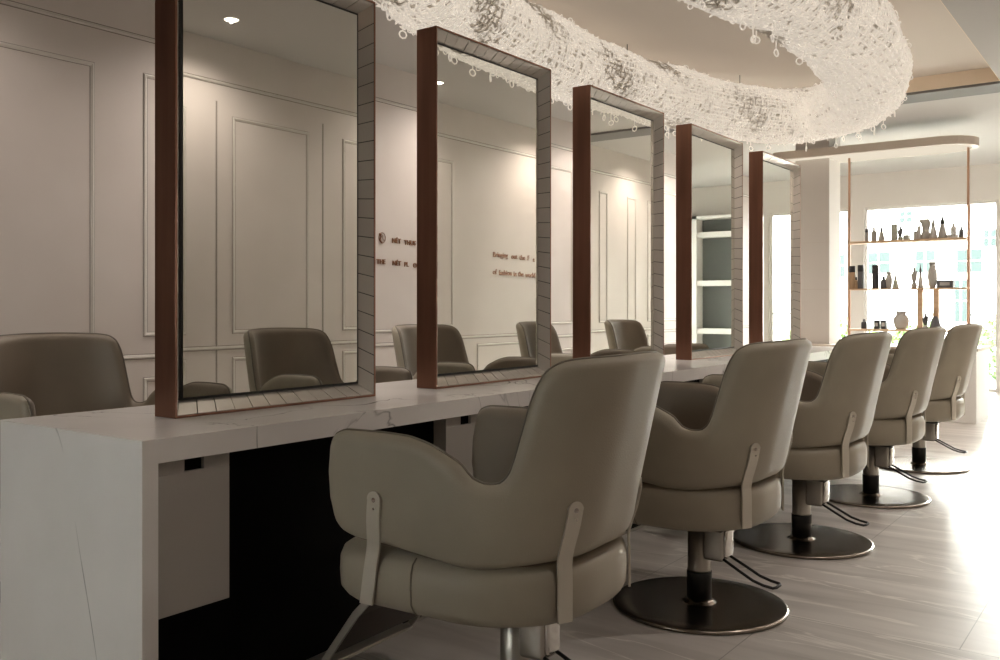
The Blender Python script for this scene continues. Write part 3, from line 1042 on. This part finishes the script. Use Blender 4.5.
# sprinkler in the tray
sp = thing('sprinkler', 'small white ceiling sprinkler head inside the chandelier ring', 'sprinkler', (-2.33, 5.05, ZC + .122))
MB().lathe([(.006, -.09), (.006, 0)], n=12).build('pipe', M['white'], sp)
MB().lathe([(.028, 0), (.028, -.006), (.012, -.010)], n=20).build('escutcheon', M['white'], sp)
MB().lathe([(.004, -.10), (.022, -.098), (.022, -.094), (.004, -.092)], n=16).build('deflector', M['white'], sp)

# ------------------------------------------------------------ wall lettering
def text_obj(body, size, parent, loc, rot, mirrored=False):
    cu = bpy.data.curves.new('lettering', 'FONT'); cu.body = body; cu.size = size; cu.extrude = .003; cu.offset = .0012
    cu.space_character = 1.08
    o = bpy.data.objects.new('lettering', cu); COL.objects.link(o)
    dg = bpy.context.evaluated_depsgraph_get()
    me = bpy.data.meshes.new_from_object(o.evaluated_get(dg))
    bpy.data.objects.remove(o, do_unlink=True)
    me.materials.clear(); me.materials.append(M['sign'])
    if mirrored:
        for v in me.vertices: v.co.x = -v.co.x
        me.flip_normals()
    q = bpy.data.objects.new('lettering', me); COL.objects.link(q)
    q.parent = parent; q.location = loc; q.rotation_euler = rot
    return q
sg = thing('wall_sign', 'two lines of small bronze lettering with a round emblem on the left wall', 'sign', (XL + .004, 5.05, 1.40))
R1 = (PI / 2, 0, PI / 2)
# left wall: reading direction runs towards +Y as seen from the room
for body, dy, dz in (('NÉT', .185, .213), ('THUS', .325, .207), ('THE', .015, .045), ('NÉT', .19, .040), ('PL', .325, .035), ('OF', .43, .03)):
    text_obj(body, .052 if dz > .1 else .050, sg, (0, dy, dz), R1)
em = MB()
em.tube([(0, .075 + .036 * math.cos(2 * PI * k / 24), .245 + .040 * math.sin(2 * PI * k / 24)) for k in range(24)], .0022, 6, closed=True)
em.tube([(.001, .045 + .002 * k + .010 * math.sin(k * .55), .275 - .0058 * k) for k in range(13)], .006, 6)
em.tube([(.001, .060 + .020 * math.cos(PI * k / 8), .250 + .022 * math.sin(PI * k / 8)) for k in range(9)], .0022, 6)
em.tube([(.001, .095 - .016 * math.cos(PI * k / 8), .252 - .026 * math.sin(PI * k / 8)) for k in range(9)], .0022, 6)
em.build('emblem', M['sign'], sg)
sg2 = thing('wall_sign', 'two lines of bronze lettering on the right wall, seen in the second mirror', 'sign', (XR - .004, 7.20, 1.40))
R2 = (PI / 2, 0, -PI / 2)
# as seen in the mirror the words run towards +Y
for body, dy, dz in (('Bringing', .0, .205), ('out', .31, .20), ('the', .455, .195), ('F', .60, .195), ('a', .70, .185), ('of', .0, .035), ('fashion', .10, .03), ('in', .35, .025), ('the', .43, .025), ('world', .56, .02)):
    text_obj(body, .071, sg2, (0, dy, dz), R2, True)

# ------------------------------------------------------------ reception desk, display
desk = thing('reception_desk', 'white block reception desk behind the last styling chairs', 'desk', (-2.4, 10.05, 0))
rel(MB().prism([(-3.45, 9.70), (-1.47, 9.70), (-1.47, 10.45), (-2.88, 10.45), (-2.88, 9.875), (-3.45, 9.875)], 0, .69), 'desk_body', M['white'], desk, .004)
rel(MB().prism([(-3.47, 9.685), (-1.455, 9.685), (-1.455, 10.465), (-2.885, 10.465), (-2.885, 9.885), (-3.47, 9.885)], .69, .72), 'desk_top', M['canopy'], desk, .003)

cp = thing('display_canopy', 'cream round-ended canopy hanging above the product shelves', 'canopy', (-2.4, 10.05, 2.70))
ol = []
for k in range(17):
    a = -PI / 2 + PI * k / 16
    ol.append((-1.83 + .33 * math.cos(a) + 2.4, .30 * math.sin(a)))
ol += [(-3.45 + 2.4, .30), (-3.45 + 2.4, -.30)]
MB().prism(ol, 0, .082).build('canopy_board', M['canopy'], cp)
MB().prism([(x * .93, y * .9) for x, y in ol], -.006, -.0005).build('canopy_soffit', emit_mat('canopy_glow', (1, .88, .70), .4), cp)  # underside emits faintly, its lit look put into the material

sh = thing('display_shelf_unit', 'open product shelf unit on copper rods in front of the bright window', 'shelf unit', (-2.16, 10.05, .72))
def srel(mb, name, m, bevel=0): return rel(mb, name, m, sh, bevel)
for x in (-2.735, -1.595):
    srel(MB().tube([(x, 10.05, .72), (x, 10.05, 2.694)], .012, 10), 'copper_rod', M['copper'])
S1, S2, S3 = 1.80, 1.305, .885
srel(MB().box(-2.735, -1.595, 9.95, 10.15, S1 - .022, S1), 'shelf', M['oak'], .003)
srel(MB().box(-2.735, -1.595, 9.95, 10.15, S2 - .015, S2), 'shelf', M['oak'], .003)
srel(MB().box(-2.735, -1.595, 9.95, 10.15, S3 - .022, S3), 'shelf', M['oak'], .003)
for x in (-2.035, -1.885):
    srel(MB().box(x - .026, x + .026, 10.02, 10.06, S3, S2 - .015), 'support_post', M['oak'], .002)

def item(kind, px0, px1, ytop, base, name, label, cat, m1, m2, group, Y=10.02):
    x0, _ = at_plane(px0, 240, Y); x1, ztop = at_plane(px1, ytop, Y)
    x = (x0 + x1) / 2; r = (x1 - x0) / 2 * (1.0 if kind == 'box' else 1.4); h = ztop - base
    t = thing(name, label, cat, (x, Y, base), 0, group)
    if kind == 'bottle':
        MB().lathe([(r * .9, 0), (r, .004), (r, h * .62), (r * .8, h * .70), (r * .4, h * .75)], n=18).build('body', m1, t)
        MB().lathe([(r * .45, h * .75), (r * .45, h)], n=14).build('cap', m2, t)
    elif kind == 'tube':
        MB().lathe([(r * .95, 0), (r, .004), (r, h * .7), (r * .97, h * .72)], n=18).build('body', m1, t)
        MB().lathe([(r * .98, h * .721), (r * .98, h * .99), (r * .9, h)], n=18).build('cap', m2, t)
    elif kind == 'cone':
        MB().lathe([(r, 0), (r * .95, h * .1), (r * .55, h * .5), (r * .35, h * .62)], n=18).build('body', m1, t)
        MB().lathe([(r * .42, h * .62), (r * .45, h * .72), (r * .12, h * .93), (r * .05, h)], n=14).build('cap', m2, t)
    elif kind == 'vase':
        MB().lathe([(r * .55, 0), (r * .75, h * .1), (r, h * .4), (r * .95, h * .6), (r * .55, h * .82), (r * .7, h), (r * .62, h * .99), (r * .45, h * .82)], n=20).build('body', m1, t)
        MB().lathe([(r * .56, h * .815), (r * .60, h * .83), (r * .56, h * .845)], n=20).build('neck_ring', m2, t)
    elif kind == 'twist':
        mb = MB(); vs = []; fs = []; nz, nk = 14, 12
        for i in range(nz + 1):
            f = i / nz; rr = r * (.6 + .4 * abs(math.cos(f * PI * 1.1)))
            for k in range(nk):
                a = 2 * PI * k / nk; q = rr * (1 + .22 * math.cos(3 * (a + f * 2.6)))
                vs.append((q * math.cos(a) + r * .25 * math.sin(f * 4), q * .7 * math.sin(a), h * f))
        for i in range(nz):
            for k in range(nk): fs.append((i * nk + k, i * nk + (k + 1) % nk, (i + 1) * nk + (k + 1) % nk, (i + 1) * nk + k))
        mb.add(vs, fs + [tuple(reversed(range(nk))), tuple(range(nz * nk, (nz + 1) * nk))], True)
        mb.build('body', m1, t)
    elif kind == 'box':
        MB().rbox(-r, r, -.05, .05, 0, h, .003).build('body', m1, t)
        MB().box(-r * .6, r * .6, -.0515, -.0502, h * .3, h * .7).build('face_label', m2, t)
    elif kind == 'sprig':
        mb = MB()
        mb.lathe([(r * .5, 0), (r * .6, h * .12), (r * .42, h * .25)], n=14)
        mb.build('pot', m1, t)
        b = MB()
        for a, l in ((-.5, .7), (0.05, 1.0), (.45, .82), (-.15, .8)):
            rr = r * .24
            b.tube([(0, 0, h * .2), (math.sin(a) * r * .7, 0, h * (.2 + .4 * l)), (math.sin(a) * r * .95, 0, h * (l - .03)), (math.sin(a) * r * .95, 0, h * l)], [rr * .8, rr, rr * .9, rr * .2], 8)
        b.build('stems', m2, t)
    return t
G1, G2, G3 = 'items on the upper display shelf', 'items on the middle display shelf', 'items on the lowest display shelf'
bk, dk, gy, gn, wt, tn = M['b_black'], M['b_dark'], M['b_grey'], M['b_green'], M['b_white'], M['b_tan']
I = item
I('tube', 865.5, 868, 229, S1, 'bottle', 'slim grey tube at the window-left end of the upper shelf', 'bottle', gy, dk, G1)
I('bottle', 872, 876, 227, S1, 'bottle', 'pale grey bottle second along the upper shelf', 'bottle', gy, wt, G1)
I('cone', 879, 884, 226, S1, 'bottle', 'dark pointed bottle third along the upper shelf', 'bottle', gy, dk, G1)
I('tube', 892, 896.5, 224, S1, 'jar', 'tall olive-grey jar near the middle of the upper shelf', 'jar', gn, gn, G1)
I('sprig', 897, 903.5, 226, S1, 'potted_cactus', 'small dark branching cactus on the upper shelf', 'plant', gn, dk, G1)
I('box', 904, 909.5, 235, S1, 'box', 'low grey-green box beside the small cactus on the upper shelf', 'box', gn, gy, G1)
I('tube', 914, 916.5, 231, S1, 'bottle', 'short slim white bottle on the upper shelf', 'bottle', wt, gy, G1)
I('tube', 917.5, 920.5, 226, S1, 'bottle', 'taller slim white bottle beside the twisted vase', 'bottle', wt, wt, G1)
I('twist', 921.5, 928.5, 219, S1, 'vase', 'twisted grey vase on the upper shelf', 'vase', gy, gy, G1)
I('cone', 930, 936.5, 218, S1, 'bottle', 'white tapering bottle with a grey tip beside the twisted vase', 'bottle', wt, gy, G1)
I('cone', 939, 946, 215, S1, 'bottle', 'grey tapering bottle with a black pointed cap, tallest on the upper shelf', 'bottle', gy, bk, G1)
I('box', 948, 958, 234.5, S1, 'box', 'flat white box near the right end of the upper shelf', 'box', wt, gy, G1)
I('bottle', 959.5, 963, 226, S1, 'bottle', 'dark bottle at the right end of the upper shelf', 'bottle', dk, bk, G1)
tx0, tz0 = at_plane(953, 234.5, 10.02)
I('bottle', 951.5, 955.5, 223, tz0 + .001, 'bottle', 'small pale bottle standing on the flat white box', 'bottle', wt, gy, G1)
I('tube', 849.8, 854.5, 266, S2, 'bottle', 'tan bottle with a black cap, first on the middle shelf', 'bottle', tn, bk, G2)
I('bottle', 855, 857.5, 277, S2, 'bottle', 'tiny dark bottle between two tall ones on the middle shelf', 'bottle', tn, bk, G2)
I('tube', 858.5, 863, 265, S2, 'bottle', 'tall black and tan bottle third on the middle shelf', 'bottle', dk, bk, G2)
I('tube', 873, 878, 265, S2, 'bottle', 'tall all-black bottle on the middle shelf', 'bottle', bk, bk, G2)
I('bottle', 881.5, 886, 276, S2, 'bottle', 'short dark bottle right of the all-black bottle', 'bottle', dk, bk, G2)
I('vase', 886.5, 891.5, 272, S2, 'vase', 'grey rounded vase on the middle shelf', 'vase', gy, gy, G2)
I('cone', 893, 898, 274, S2, 'bottle', 'grey-green pointed bottle on the middle shelf', 'bottle', gn, gy, G2)
I('sprig', 910.5, 918, 267, S2, 'potted_cactus', 'grey branching cactus ornament on the middle shelf', 'plant', gy, gy, G2)
I('cone', 918.5, 922.5, 264, S2, 'bottle', 'grey bottle with a dark neck beside the cactus ornament', 'bottle', gy, dk, G2)
I('vase', 929, 936, 262, S2, 'vase', 'tall grey bulbous vase on the middle shelf', 'vase', gy, gy, G2)
I('box', 937.5, 954, 280, S2, 'box', 'long charcoal box at the right end of the middle shelf', 'box', dk, M['b_grey'], G2)
I('box', 875, 880, 320, S3, 'jar', 'small dark jar on the lowest shelf, first of two', 'jar', bk, gy, G3)
I('box', 882, 887, 320, S3, 'jar', 'small dark jar on the lowest shelf, second of two', 'jar', bk, gy, G3)
I('bottle', 862, 866, 319, S3, 'bottle', 'small dark bottle at the left end of the lowest shelf', 'bottle', bk, dk, G3)
I('vase', 895.5, 907, 311, S3, 'vase', 'grey vase with a flared neck on the lowest shelf', 'vase', gy, gy, G3)
I('sprig', 922, 929, 313, S3, 'potted_plant', 'small black-leaved plant between the wooden posts', 'plant', gy, bk, G3)
I('cone', 931, 940, 308, S3, 'bottle', 'pear-shaped dark bottle with a wooden stopper by the right post', 'bottle', dk, tn, G3)

# grey showcase in the alcove (seen in the fourth mirror)
sw = thing('showcase', 'tall grey showcase with white shelves, seen in the fourth mirror', 'showcase', (1.1, 13.2, 0))
rel(MB().box(.25, 1.75, 13.33, 13.39, 0, HW), 'back_panel', M['showcase'], sw)
fr = MB()
for x in (.25, .95, 1.69): fr.box(x, x + .08, 13.10, 13.33, 0, HW)
fr.box(.25, 1.77, 13.10, 13.33, HW - .05, HW)
rel(fr, 'showcase_frame', M['white'], sw)
for z in (.06, .70, 1.43, 2.17):
    for xa, xb in ((.33, .95), (1.03, 1.69)):
        rel(MB().box(xa + .001, xb - .001, 13.12, 13.33, z, z + .08), 'shelf', M['white'], sw)
